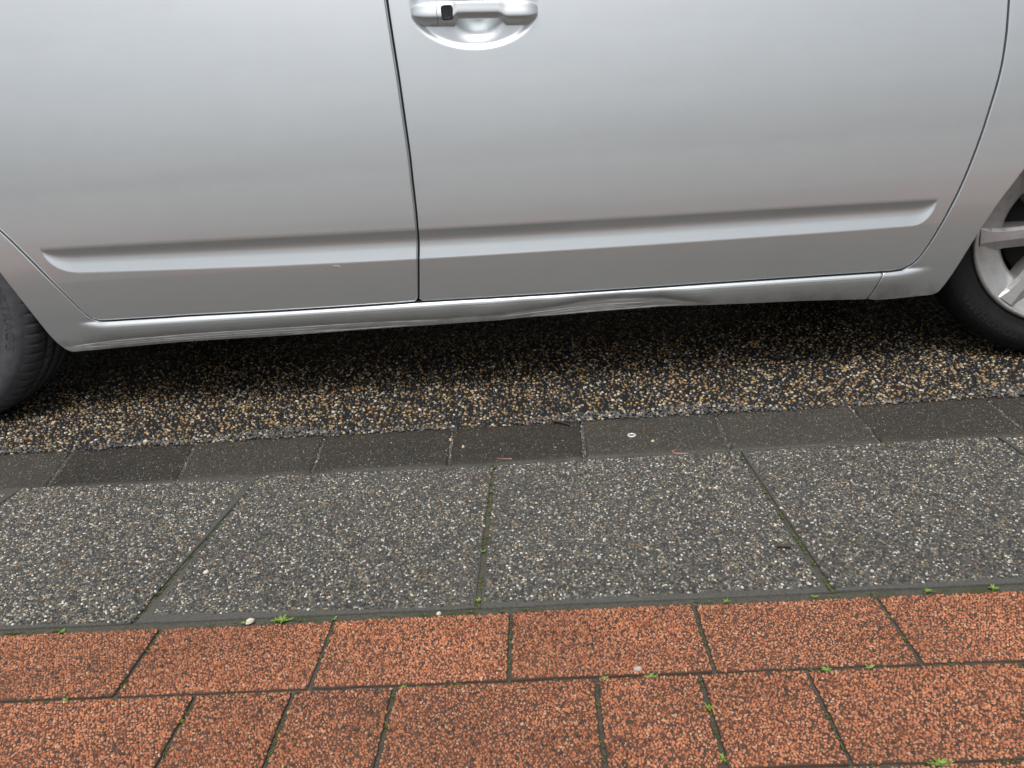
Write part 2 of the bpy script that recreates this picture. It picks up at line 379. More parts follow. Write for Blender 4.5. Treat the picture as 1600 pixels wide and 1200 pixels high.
# driveway of exposed pebbles in a dark binder
def drive_far():
    m, n, b = mat('far_driveway'); p = objco(n)
    v = N(n, 'ShaderNodeTexVoronoi', Scale=105); n.links.new(p, v.inputs['Vector'])
    s = N(n, 'ShaderNodeSeparateColor'); n.links.new(v.outputs['Color'], s.inputs[0])
    r = ramp(n, [(0, (.02, .02, .02)), (.45, (.10, .08, .05)), (.6, (.3, .2, .08)), (.75, (.45, .36, .2)), (.9, (.55, .5, .4))], 'CONSTANT'); n.links.new(s.outputs[0], r.inputs[0])
    e = ramp(n, [(.25, (1, 1, 1)), (.5, (.12, .12, .12))]); n.links.new(v.outputs['Distance'], e.inputs[0])
    mx = N(n, 'ShaderNodeMix', data_type='RGBA', blend_type='MULTIPLY'); mx.inputs['Factor'].default_value = 1
    n.links.new(r.outputs[0], mx.inputs['A']); n.links.new(e.outputs[0], mx.inputs['B']); n.links.new(mx.outputs['Result'], b.inputs['Base Color'])
    b.inputs['Roughness'].default_value = .4
    inv = N(n, 'ShaderNodeMath', operation='SUBTRACT'); inv.inputs[0].default_value = 1; n.links.new(v.outputs['Distance'], inv.inputs[1])
    bump(n, b, inv.outputs[0], .7, .004)
    return m
driveway = sheet('driveway', -9, 9, 1.5225, 9, -.0045, DRIVE); tag(driveway, kind='structure')
FD = drive_far()
for a, b_, c_ in ((-9, 9, 2.72), (-9, -2.75, 1.5225), (1.85, 9, 1.5225)):
    sheet('far_surface', a, b_, c_, 9 if c_ > 2 else 2.72, -.0005, FD, driveway)
P = hexgrid(-2.75, 1.85, 1.520, 2.72, .0084, .45)
vis = ((P[:, 0] > -.45 - .80 * P[:, 1]) & (P[:, 0] < .72 + .42 * P[:, 1])) | (P[:, 1] < 1.86)
P = P[vis]
keep = RNG.uniform(0, 1, len(P)) < .66
P1 = P[keep]
o = chips('pebbles', P1, sizes(len(P1), .0084, .40, 1.30), PEBBLE, driveway, -.0035, .42); o['kind'] = 'stuff'
# loose grey grit swept against the gutter edge
P = hexgrid(-1.75, 1.5, 1.512, 1.60, .0066, .45)
edge = .040 + .018 * np.sin(P[:, 0] * 7.3) + .012 * np.sin(P[:, 0] * 19 + 1)
pr = np.clip((1.512 + edge - P[:, 1]) / .03, 0, .55) * np.where(P[:, 1] < 1.519, .4, 1)
P = P[RNG.uniform(0, 1, len(P)) < pr]
o = chips('grit', P, sizes(len(P), .0075, .5, 1.35), GREYGRAVEL, driveway, -.001 + RNG.uniform(0, .002, len(P)), .5); o['kind'] = 'stuff'
# sand and crumbs lying along the joints of the gutter
P = np.concatenate([np.stack([RNG.uniform(-1.7, 1.4, 900), 1.331 + RNG.normal(0, .005, 900)], 1)] +
                   [np.stack([np.linspace(kx_b[i], kx_t[i], 70) + RNG.normal(0, .004, 70), np.linspace(1.335, 1.522, 70)], 1) for i in range(4, 14)])
P = np.concatenate([P, np.stack([RNG.uniform(-1.75, 1.5, 2600), 1.5225 + RNG.normal(0, .0032, 2600)], 1)])
o = chips('joint_sand', P, sizes(len(P), .0036, .4, 1.7), GREYGRAVEL, gutter, np.where(P[:, 1] > 1.515, -.0068, -.0095), .7); o['kind'] = 'stuff'

P = np.stack([RNG.uniform(-1.75, 1.45, 9000), RNG.uniform(1.343, 1.519, 9000)], 1)
o = chips('surface_specks', P, sizes(len(P), .0019, .35, 1.5), stone_mat('kerb_speck', [(0, (.13, .125, .115)), (.4, (.20, .195, .18)), (.65, (.28, .25, .19)), (.8, (.07, .068, .064)), (.95, (.5, .48, .45))], .6), gutter, -.0024 - .0035 * np.sin(np.pi * (P[:, 1] - 1.339) / .181), .5, 5); o['kind'] = 'stuff'

# ------------------------------------------------------------------ the car
CARY = 1.72; CY = 2.61
def sstep(a, b, x):
    t = np.clip((x - a) / (b - a), 0, 1); return t * t * (3 - 2 * t)
RIDGE = np.array([(-1.9, .437), (-1.1622, .4322), (-1.0454, .4312), (-.8917, .4293), (-.6491, .4256), (-.4099, .4216), (-.2768, .4193), (-.1152, .4168), (.233, .4125), (.6888, .4083), (.8862, .4052), (1.5, .397)])
CREST = np.array([(-1.9, .379), (-1.0942, .3752), (-1.0446, .373), (-.9083, .3682), (-.663, .3608), (-.4204, .3556), (-.285, .3535), (-.1209, .3515), (.2327, .3490), (.6951, .3492), (.8374, .3505), (1.5, .349)])
def zr_(x): return np.interp(x, RIDGE[:, 0], RIDGE[:, 1])
def zc_(x): return np.interp(x, CREST[:, 0], CREST[:, 1])
def zc_true(x):
    zr, zc = zr_(x), zc_(x)
    l = np.clip((x + 1.1624) / .075, 0, 1); r = np.clip((.8915 - x) / .048, 0, 1)
    kl = np.sqrt(np.clip(1 - (1 - l) ** 2, 0, 1)); kr = np.sqrt(np.clip(1 - (1 - r) ** 2, 0, 1))
    return zr - (zr - zc) * np.minimum(kl, kr)
# slope profile across the groove, integrated
_s = np.linspace(0, 1, 201)
_sl = np.where(_s < .40, -.34 + .20 * (_s / .40), 0) 
_sl = np.interp(_s, [0, .04, .24, .44, .66, 1.0], [-.36, -.40, -.30, .08, .27, .30])
_g = np.concatenate([[0], np.cumsum((_sl[1:] + _sl[:-1]) / 2) * (_s[1] - _s[0])]) * .070
SCR_X = np.array([-1.25, -1.17, -1.05, -.86, -.5, -.24, -.1, 0, .09, .19, .285, .35, .41, 1.0])
SCR_Z = np.array([.180, .186, .1968, .2015, .2025, .1985, .2005, .2090, .2190, .2225, .2150, .2030, .1930, .16])
SCR_D = np.array([0, .002, .004, .0045, .0045, .0045, .0045, .0065, .0100, .0120, .0120, .0070, .001, 0])
SILL_T = np.array([-.01, 0, .002, .005, .009, .013, .020, .030, .040, .050, .062, .075]) 
SILL_O = np.array([-.002, -.001, .003, .0075, .0105, .0120, .0127, .0122, .0108, .0088, .0055, .001])
def osurf(x, z, part):
    x = np.asarray(x, float); z = np.asarray(z, float)
    o = .029 - .22 * (z - .48) ** 2 - .006 * (x + .1) ** 2 - .25 * np.clip(x - 1.25, 0, 9) ** 2 - .16 * np.clip(-1.65 - x, 0, 9) ** 2
    d0 = np.clip(.395 - z, 0, 9)
    o = o - (.085 * d0 ** 2 / (d0 + .06) if part == 'side' else .058 * np.clip(.352 - z, 0, 9))
    if part == 'door':
        zr, zc = zr_(x), zc_true(x); hgt = np.maximum(zr - zc, 1e-5)
        s = (zr - z) / hgt; k = np.clip(hgt / .068, 0, 1)
        g = np.interp(np.clip(s, 0, 1), _s, _g) * k
        base = zc; fade = np.clip((z - .248) / np.maximum(base - .248, 1e-4), 0, 1)
        gl = _g[-1] * k * fade
        o = o + np.where(s <= 0, 0, np.where(s <= 1, g, gl))
    if part == 'front_door':
        o = osurf(x, z, 'door')
        ex, ez = (x + .106) / .139, (z - .868 + .055 * (x + .106)) / .0835
        rr = np.sqrt(ex ** 2 + ez ** 2)
        o = o - .0058 * (1 - sstep(.84, 1.0, rr))
        bx, bz = (x + .099) / .058, (z - .866) / .0665
        br = (np.abs(bx) ** 2.6 + np.abs(bz) ** 2.6) ** (1 / 2.6)
        o = o - .0125 * (1 - sstep(.34, 1.06, br))
    if part == 'side':
        t = .2475 - z
        wgt = sstep(-1.15, -1.06, x) * (1 - sstep(.815, .925, x))
        o = o + np.interp(t, SILL_T, SILL_O, left=0) * wgt * np.where(t < -.008, 0, 1)
        zcr = np.interp(x, SCR_X, SCR_Z); dcr = np.interp(x, SCR_X, SCR_D)
        d = z - zcr
        o = o - dcr * np.where(d > 0, np.exp(-np.abs(d / .0095) ** 1.4), 1 - np.clip(-d / .0075, 0, 1) * (.45 - .27 * sstep(-.12, .02, x)))
        # slow waviness of the damaged metal
        wv = sstep(-.35, -.1, x) * (1 - sstep(.36, .45, x))
        o = o + wv * .0012 * np.sin(x * 38) * sstep(.245, .215, z)
    return o
def poly_resample(pts, n, smooth=True):
    P = np.array(pts, float)
    if smooth and len(P) > 2:      # Catmull-Rom
        Q = [P[0]]
        E = np.vstack([2 * P[0] - P[1], P, 2 * P[-1] - P[-2]])
        for i in range(len(P) - 1):
            p0, p1, p2, p3 = E[i], E[i + 1], E[i + 2], E[i + 3]
            for t in np.linspace(0, 1, 13)[1:]:
                Q.append(.5 * ((2 * p1) + (-p0 + p2) * t + (2 * p0 - 5 * p1 + 4 * p2 - p3) * t * t + (-p0 + 3 * p1 - 3 * p2 + p3) * t ** 3))
        P = np.array(Q)
    d = np.concatenate([[0], np.cumsum(np.hypot(*np.diff(P, axis=0).T))])
    s = np.linspace(0, d[-1], n) if np.isscalar(n) else np.asarray(n) * d[-1]
    return np.stack([np.interp(s, d, P[:, 0]), np.interp(s, d, P[:, 1])], 1)
def offset(P, d):
    """shift a polyline to its left by d"""
    T = np.gradient(P, axis=0); T /= np.maximum(np.hypot(T[:, 0], T[:, 1]), 1e-9)[:, None]
    return P + d * np.stack([-T[:, 1], T[:, 0]], 1)
def panel(name, G, part, m, parent, flange=True, depth=.03):
    """G: (rows, cols, 2) grid of (x, z); builds the skin and rolls its edges inwards"""
    nr, nc = G.shape[:2]
    Y = CARY - osurf(G[..., 0], G[..., 1], part)
    V = np.stack([G[..., 0], Y, G[..., 1]], -1).reshape(-1, 3)
    i = np.arange(nr - 1)[:, None] * nc + np.arange(nc - 1)[None]
    Q = np.stack([i, i + 1, i + nc + 1, i + nc], -1).reshape(-1, 4)
    a = V[Q[0][1]] - V[Q[0][0]]; b = V[Q[0][3]] - V[Q[0][0]]
    flip = np.cross(a, b)[1] > 0
    if flange:
        rim = np.concatenate([np.arange(nc), nc - 1 + nc * np.arange(1, nr), nc * (nr - 1) + np.arange(nc - 2, -1, -1), nc * np.arange(nr - 2, 0, -1)])
        B = V[rim]; area = np.sum(B[:, 0] * np.roll(B[:, 2], -1) - np.roll(B[:, 0], -1) * B[:, 2])
        T = np.roll(B, -1, 0) - np.roll(B, 1, 0); n2 = np.stack([T[:, 2], -T[:, 0]], 1) * np.sign(area)
        n2 /= np.maximum(np.hypot(n2[:, 0], n2[:, 1]), 1e-9)[:, None]
        prev = rim
        for d1, d2 in ((.0008, .00022), (.0015, .0008), (.0019, .0017), (.0020, .004), (.0020, depth)):
            nb = B + np.stack([n2[:, 0] * d1, np.full(len(B), d2), n2[:, 1] * d1], 1)
            idx = len(V) + np.arange(len(B)); V = np.vstack([V, nb])
            fq = np.stack([prev, idx, np.roll(idx, -1), np.roll(prev, -1)], 1)
            if area < 0: fq = fq[:, ::-1]
            if not flip: Q = np.vstack([Q, fq if True else fq])
            else: Q = np.vstack([Q, fq[:, ::-1]])
            prev = idx
    if flip: Q = Q[:, ::-1]
    return np_mesh(name, V, np.zeros((0, 3), int), Q, m, parent)

GAPM = [(-.2868, .91), (-.2868, .8956), (-.2822, .8208), (-.2773, .7447), (-.274, .6669), (-.2711, .5869), (-.2711, .5323), (-.2712, .4762), (-.2719, .4405), (-.2742, .4042), (-.2786, .3567), (-.2875, .29), (-.2936, .2473)]
GAPB = [(-1.0945, .2544), (-1.0814, .2501), (-1.0624, .2489), (-.9914, .2488), (-.9111, .2486), (-.847, .2488), (-.6011, .2462), (-.3578, .2463), (-.2928, .2468), (-.0694, .2453), (.1727, .2446), (.412, .2453), (.7369, .2451), (.7956, .2449), (.819, .2450), (.8392, .2470)]
GAPF = [(.8392, .2470), (.8580, .2557), (.8715, .2686), (.884, .2889), (.8955, .3118), (.9055, .3361), (.9219, .378), (.9393, .4271), (.9547, .4807), (.969, .5382), (.98, .5918), (.9882, .6332), (.9945, .6765), (.9974, .7293), (.9973, .7802), (.996, .86), (.992, 1.0)]
GAPR = [(-1.0945, .2544), (-1.1072, .2646), (-1.1208, .2836), (-1.1433, .3233), (-1.1738, .3736), (-1.2045, .4226), (-1.2467, .4832), (-1.33, .585), (-1.40, .70), (-1.45, .84), (-1.47, 1.0)]
HG = .0040                                   # half gap + edge radius

def door_grid(bot, left, right, top_z, xd, zd_dense):
    """bot/left/right: dense polylines; rows follow crest and ridge lines"""
    def at(line, z):                        # x of a side line at height z (lines run upwards)
        return np.interp(z, line[:, 1], line[:, 0])
    u = xd
    bz = bot
    lo0, lo1 = bz[0], bz[-1]
    X_of = lambda zl, zrgt, uu: at(left, zl) + (at(right, zrgt) - at(left, zl)) * uu
    rows = []
    # bottom edge row resampled by its own x
    bl = poly_resample(bot, u, False)
    # crest row
    def line_row(fn):
        xl = at(left, fn(at(left, .4))); xr = at(right, fn(at(right, .4)))
        for _ in range(6): xl = at(left, float(fn(xl))); xr = at(right, float(fn(xr)))
        x = xl + (xr - xl) * u; return np.stack([x, fn(x)], 1)
    cr, ri = line_row(zc_), line_row(zr_)
    xl, xr = at(left, top_z), at(right, top_z)
    def side_blend(Aa, Bb, t):
        Rw = Aa + (Bb - Aa) * t
        # pull the ends on to the true side lines and spread the correction linearly
        dl = at(left, Rw[0, 1]) - Rw[0, 0]; dr = at(right, Rw[-1, 1]) - Rw[-1, 0]
        Rw = Rw.copy(); Rw[:, 0] += dl * (1 - u) + dr * u; return Rw
    for t in np.linspace(0, 1, 44)[:-1] ** 1.35: rows.append(side_blend(bl, cr, t))
    for t in np.linspace(0, 1, 50)[:-1]: rows.append(side_blend(cr, ri, t))
    tp = np.stack([xl + (xr - xl) * u, np.full(len(u), top_z)], 1)
    for t in zd_dense: rows.append(side_blend(ri, tp, t))
    rows[0] = bl
    return np.array(rows)
def dense(lo, hi, spans, step_fine, step):
    out = [lo]
    while out[-1] < hi - 1e-6:
        x = out[-1]; s = step
        for a, b in spans:
            if a <= x <= b: s = step_fine
        out.append(min(hi, x + s))
    return (np.array(out) - lo) / (hi - lo)

car = empty('car', (0, CY, 0))
tag(car, 'silver hatchback parked beside the gutter, its sill scraped and dented under the doors', 'car')

gm = poly_resample(GAPM, 200)[::-1]          # upwards
gm = np.vstack([gm, [(-.2875, 1.0)]])
gf = poly_resample(GAPF, 260); gr = poly_resample(GAPR, 220); gb = poly_resample(GAPB, 400)
# front door
left = gm + np.array([HG, 0]); right = offset(gf, HG)
bx = np.linspace(-.2936 + HG, .8392, 300); bz = np.interp(bx, gb[:, 0], gb[:, 1]) + HG
d_ = bx - bx[0]; bz = bz + .006 * np.clip(1 - d_ / .006, 0, 1) ** 2
bot = np.stack([bx, bz], 1)
k0 = np.argmax(right[:, 1] > bz[-1]); right = right[k0:]
cut = .30                                    # carry the bottom edge round the curved front corner
kc = np.argmax(right[:, 1] > .29); bot = np.vstack([bot[bot[:, 0] < right[0, 0] - .002], right[:kc]]); rightu = right[kc:]
u = dense(-.29, .90, [(-.26, .05), (.80, .90)], .0019, .0045)
zz = dense(.415, .99, [(.77, .955)], .0018, .006)
G = door_grid(bot, left, rightu, .99, u, zz)
front_door = panel('front_door', G, 'front_door', PAINT, car)
# rear door
right2 = gm - np.array([HG, 0]); left2 = offset(gr[::-1], HG)[::-1]
if left2[60, 0] < gr[60, 0]: left2 = offset(gr, HG) if offset(gr, HG)[60, 0] > gr[60, 0] else offset(gr, -HG)
bx = np.linspace(-1.0945, -.2936 - HG, 300); bz = np.interp(bx, gb[:, 0], gb[:, 1]) + HG
d_ = bx[-1] - bx; bz = bz + .006 * np.clip(1 - d_ / .006, 0, 1) ** 2
bot = np.stack([bx, bz], 1)
kc = np.argmax(left2[:, 1] > .285); lc = left2[:kc][::-1]
bot = np.vstack([lc, bot[bot[:, 0] > lc[-1, 0] + .002]])
u = dense(-1.12, -.29, [(-1.2, -1.02)], .0025, .005)
zz = dense(.415, .99, [], .006, .008)
G = door_grid(bot, left2[kc:], right2, .99, u, zz)
rear_door = panel('rear_door', G, 'door', PAINT, car)

# strips of bodywork outside the door lines
def strip(sections, ts):
    inn, out = [], []
    for a, b, n in sections:
        A, B = poly_resample(a, n), poly_resample(b, n)
        if inn: A, B = A[1:], B[1:]
        inn.append(A); out.append(B)
    I, O = np.vstack(inn), np.vstack(out)
    return np.stack([I + (O - I) * t for t in ts], 0)
gbo = offset(gb, -HG); gro = offset(gr, HG if offset(gr, HG)[60, 0] < gr[60, 0] else -HG)
innB = gbo[(gbo[:, 0] < .7925)]
innR = gro
kR = np.argmin(np.hypot(innR[:, 0] + 1.2467, innR[:, 1] - .4832))
SILLB = [(-1.1862, .1712), (-1.1692, .1719), (-1.121, .1732), (-1.0539, .1766), (-.9295, .1808), (-.8643, .182), (-.6139, .1822), (-.4388, .1848), (-.2443, .1862), (-.1045, .188), (-.0242, .1898), (.0725, .191), (.228, .1935), (.3234, .194), (.3838, .193), (.4922, .19), (.6303, .1865), (.7714, .1795)]
ARCHR = [(-1.281, .3852), (-1.2651, .3479), (-1.2466, .2930), (-1.2335, .2526), (-1.2232, .2206), (-1.2096, .1922), (-1.1984, .1782), (-1.1862, .1712)]
join = innR[0]; innB = innB[innB[:, 0] > join[0] + .001]
ts = np.concatenate([np.linspace(0, .25, 26)[:-1], np.linspace(.25, .55, 16)[:-1], np.linspace(.55, 1, 32)])
G = strip([([(-2.30, .92), (-1.9, .985), (-1.478, .99)], [(-2.02, .20), (-1.98, .40), (-1.86, .57), (-1.64, .665)], 60),
           (innR[kR:][::-1], [(-1.64, .665), (-1.45, .63), (-1.33, .50), (-1.281, .3852)], 60),
           (innR[:kR + 1][::-1], ARCHR, 90),
           (np.vstack([[join], innB, [(.7925, .2412)]]), SILLB, 520)], ts)
body_side = panel('body_side', G, 'side', PAINT, car)
gfo = offset(gf, -HG)
i0 = np.array([(.7985, .2412), (.8150, .2413)])
kF = np.argmin(np.hypot(gfo[:, 0] - .8715, gfo[:, 1] - .2686)); kT = np.argmin(np.abs(gfo[:, 1] - .7983))
G = strip([(np.vstack([i0, gfo[:kF + 1]]), [(.7775, .1790), (.8067, .1752), (.8955, .1779), (.9230, .1785), (.9338, .1812)], 70),
           (gfo[kF:kT + 1], [(.9338, .1812), (.943, .1900), (.9612, .228), (.993, .312), (1.0257, .3846), (1.0584, .4384), (1.0691, .4554), (1.125, .528)], 110),
           (gfo[kT:], [(1.125, .528), (1.16, .56), (1.20, .588)], 30),
           ([tuple(gfo[-1]), (1.4, .955), (1.8, .85), (2.12, .70)], [(1.20, .588), (1.30, .635), (1.46, .60), (1.60, .46), (1.66, .22)], 60)], np.linspace(0, 1, 40))
front_fender = panel('front_fender', G, 'side', PAINT, car)

# handle: fixed cap, pull grip and lock button
def hz(x): return .8600 - .060 * (x + .105)     # axis height of the grip
SEC = poly_resample([(0, .6), (.05, .9), (.22, 1), (.50, .99), (.68, .92), (.78, .76), (.88, .35), (.965, 0), (1, -.28), (.955, -.42), (.78, -.62), (.50, -.88), (.32, -1), (.08, -.97), (0, -.7)], 36)
def grip(name, x0, x1, round0, round1, m):
    xs = x0 + (x1 - x0) * (.5 - .5 * np.cos(np.pi * np.linspace(0, 1, 80)) if round0 or round1 else np.linspace(0, 1, 80)); V = []; n = 36
    for x in xs:
        e0 = np.clip((x - x0) / .052, 0, 1) if round0 else 1; e1 = np.clip((x1 - x) / .036, 0, 1) if round1 else 1
        e = math.sqrt(max(1e-4, 1 - (1 - min(e0, e1)) ** 2.2))
        mid = sstep(-.150, -.138, x) * (1 - sstep(-.055, -.036, x))   # the thin middle one grips
        zt = hz(x) + .0185 * (.35 + .65 * e); zb = hz(x) - (.0270 - .0125 * mid) * (.35 + .65 * e)
        ob = float(osurf(x, .86, 'door')); of = ob + .020 * e + .001; bk = ob - .008 + .014 * mid
        cz, hzz, co, ho = (zt + zb) / 2, (zt - zb) / 2, (of + bk) / 2, (of - bk) / 2
        for k in range(n):
            q = SEC[k]; V.append((x, CARY - (bk + (of - bk) * q[0]), cz + hzz * q[1]))
    F = []
    for i in range(len(xs) - 1):
        for k in range(n):
            k2 = (k + 1) % n; F.append((i * n + k, i * n + k2, (i + 1) * n + k2, (i + 1) * n + k))
    F.append(tuple(range(n))[::-1]); F.append(tuple((len(xs) - 1) * n + k for k in range(n)))
    return mesh_obj(name, V, F, m, front_door)
hcap = grip('handle_cap', -.2385, -.1825, True, False, PAINT)
hgrip = grip('door_handle', -.1812, .0285, False, True, PAINT)
def button():
    V, F = [], []; n = 32; cx, cz = -.1605, .8600; yo = CARY - (float(osurf(cx, .86, 'door')) + .0213)
    rings = [(.0125, .0145, .002), (.0118, .0138, -.0004), (.0105, .0125, -.0009), (.0088, .0108, -.0002), (.0070, .0088, .0001)]
    for rx, rz, dy in rings:
        for k in range(n):
            a = 2 * math.pi * k / n; ca, sa = math.cos(a), math.sin(a); p_ = 2 / 4.5
            V.append((cx + rx * math.copysign(abs(ca) ** p_, ca), yo + dy, cz + rz * math.copysign(abs(sa) ** p_, sa)))
    for r_ in range(len(rings) - 1):
        for k in range(n):
            k2 = (k + 1) % n; F.append((r_ * n + k, r_ * n + k2, (r_ + 1) * n + k2, (r_ + 1) * n + k))
    F.append(tuple((len(rings) - 1) * n + k for k in range(n)))
    return mesh_obj('lock_button', V, F, flat('button_rubber', (.012, .016, .022), .35), front_door)
button()

# scrapes: slivers of bare filler lying on the sill and doors
def scratch(pts, w0, part, parent, m=SCRATCH, lift=.0006):
    P = poly_resample(pts, 60); T = np.gradient(P, axis=0); T /= np.hypot(T[:, 0], T[:, 1])[:, None]; nn = np.stack([-T[:, 1], T[:, 0]], 1)
    s = np.linspace(0, 1, 60); wd = w0 * np.clip(np.sin(np.pi * s), 0, 1) ** .5 * (.35 + .65 * np.abs(np.sin(s * 23 + P[0, 0] * 40) * np.sin(s * 7.1 + 2)))
    A, B = P + nn * wd[:, None], P - nn * wd[:, None]; V = []
    for a, b in zip(A, B):
        c = (a + b) / 2
        for q, dl in ((a, .00005), (c, lift), (b, .00005)): V.append((q[0], CARY - float(osurf(q[0], q[1], part)) - dl - .0002, q[1]))
    F = []
    for i in range(59):
        F += [(i * 3, i * 3 + 3, i * 3 + 4, i * 3 + 1), (i * 3 + 1, i * 3 + 4, i * 3 + 5, i * 3 + 2)]
    return mesh_obj('scratch', V, F, m, parent)
scratch([(-1.1774, .1842), (-1.1047, .1915), (-1.0457, .1963), (-.923, .1992), (-.8579, .2008), (-.66, .2018)], .0016, 'side', body_side)
scratch([(-.70, .2012), (-.5391, .202), (-.4119, .2016), (-.32, .199), (-.25, .1965)], .0013, 'side', body_side)
scratch([(-1.15, .1795), (-1.05, .184), (-.92, .188), (-.75, .189), (-.5, .189)], .0010, 'side', body_side)
scratch([(-.10, .1955), (-.035, .1993), (.0533, .2057), (.1504, .2103), (.2503, .2086)], .0013, 'side', body_side)
scratch([(.02, .198), (.11, .2035), (.2, .2045)], .0009, 'side', body_side)
scratch([(-.03, .1912), (.0725, .193), (.228, .1952), (.33, .1955)], .0030, 'side', body_side)
scratch([(-.62, .184), (-.5, .1862), (-.33, .188)], .0018, 'side', body_side)
scratch([(.05, .2005), (.13, .2062), (.21, .2085), (.27, .2065)], .0006, 'side', body_side)
scratch([(-.02, .1945), (.06, .1985), (.15, .2000), (.24, .1995)], .0007, 'side', body_side)
scratch([(-1.10, .1875), (-.98, .1915), (-.80, .1945), (-.55, .195)], .0006, 'side', body_side)
scratch([(-.483, .3508), (-.4742, .3495), (-.466, .3500)], .0012, 'door', rear_door)
scratch([(-.47, .3466), (-.462, .3470)], .0007, 'door', rear_door)
scratch([(.1589, .598), (.1592, .595)], .0010, 'front_door', front_door)
scratch([(-.2645, .5869), (-.2585, .5864)], .0008, 'door', front_door)
scratch([(-1.1485, .3095), (-1.1465, .3060)], .0012, 'side', body_side)

# underbody, inner frames and wheel wells
def box(V, F, x0, x1, y0, y1, z0, z1):
    b = len(V); V += [(x0, y0, z0), (x1, y0, z0), (x1, y1, z0), (x0, y1, z0), (x0, y0, z1), (x1, y0, z1), (x1, y1, z1), (x0, y1, z1)]
    F += [tuple(b + i for i in f) for f in ((3, 2, 1, 0), (4, 5, 6, 7), (0, 1, 5, 4), (1, 2, 6, 5), (2, 3, 7, 6), (3, 0, 4, 7))]
V, F = [], []
box(V, F, -1.165, .905, 1.768, 2 * CY - 1.768, .192, .97)
box(V, F, -2.25, 2.05, 2.02, 2 * CY - 2.02, .200, .96)
box(V, F, -2.2, -1.16, 1.80, 2 * CY - 1.80, .69, .955)
box(V, F, .90, 1.95, 1.82, 2 * CY - 1.82, .665, .74)
mesh_obj('underbody', V, F, BLACK, car, False)
V, F = [], []
box(V, F, -1.195, -1.135, 1.775, 1.79, .152, .20)
mesh_obj('mud_flap', V, F, BLACK, car, False)

# wheels
def text_ring(txt, radius, height, a_mid, yface, m, parent, flip=False):
    cu = bpy.data.curves.new('letters', 'FONT'); cu.body = txt; cu.size = height * 1.35; cu.align_x = 'CENTER'; cu.extrude = .0006; cu.resolution_u = 2
    ob = bpy.data.objects.new('letters', cu); C.objects.link(ob)
    dg = bpy.context.evaluated_depsgraph_get(); me = bpy.data.meshes.new_from_object(ob.evaluated_get(dg))
    bpy.data.objects.remove(ob); bpy.data.curves.remove(cu)
    for v in me.vertices:
        x, y, z = v.co; a = a_mid - x * 1.15 / radius; r_ = radius + y
        v.co = (r_ * math.cos(a), yface - z - .0003, r_ * math.sin(a))
    me.materials.clear(); me.materials.append(m); me.name = 'lettering'
    o = bpy.data.objects.new('lettering', me); C.objects.link(o); o.parent = parent; return o
def lathe(prof, n=180):
    """prof: (radius, y) pairs; axis along y"""
    V, F = [], []; k = len(prof)
    for i in range(n):
        a = 2 * math.pi * i / n
        for r_, y in prof: V.append((r_ * math.cos(a), y, r_ * math.sin(a)))
    for i in range(n):
        i2 = (i + 1) % n
        for j in range(k - 1): F.append((i * k + j, i * k + j + 1, i2 * k + j + 1, i2 * k + j))
    return V, F
RT, RR = .322, .226
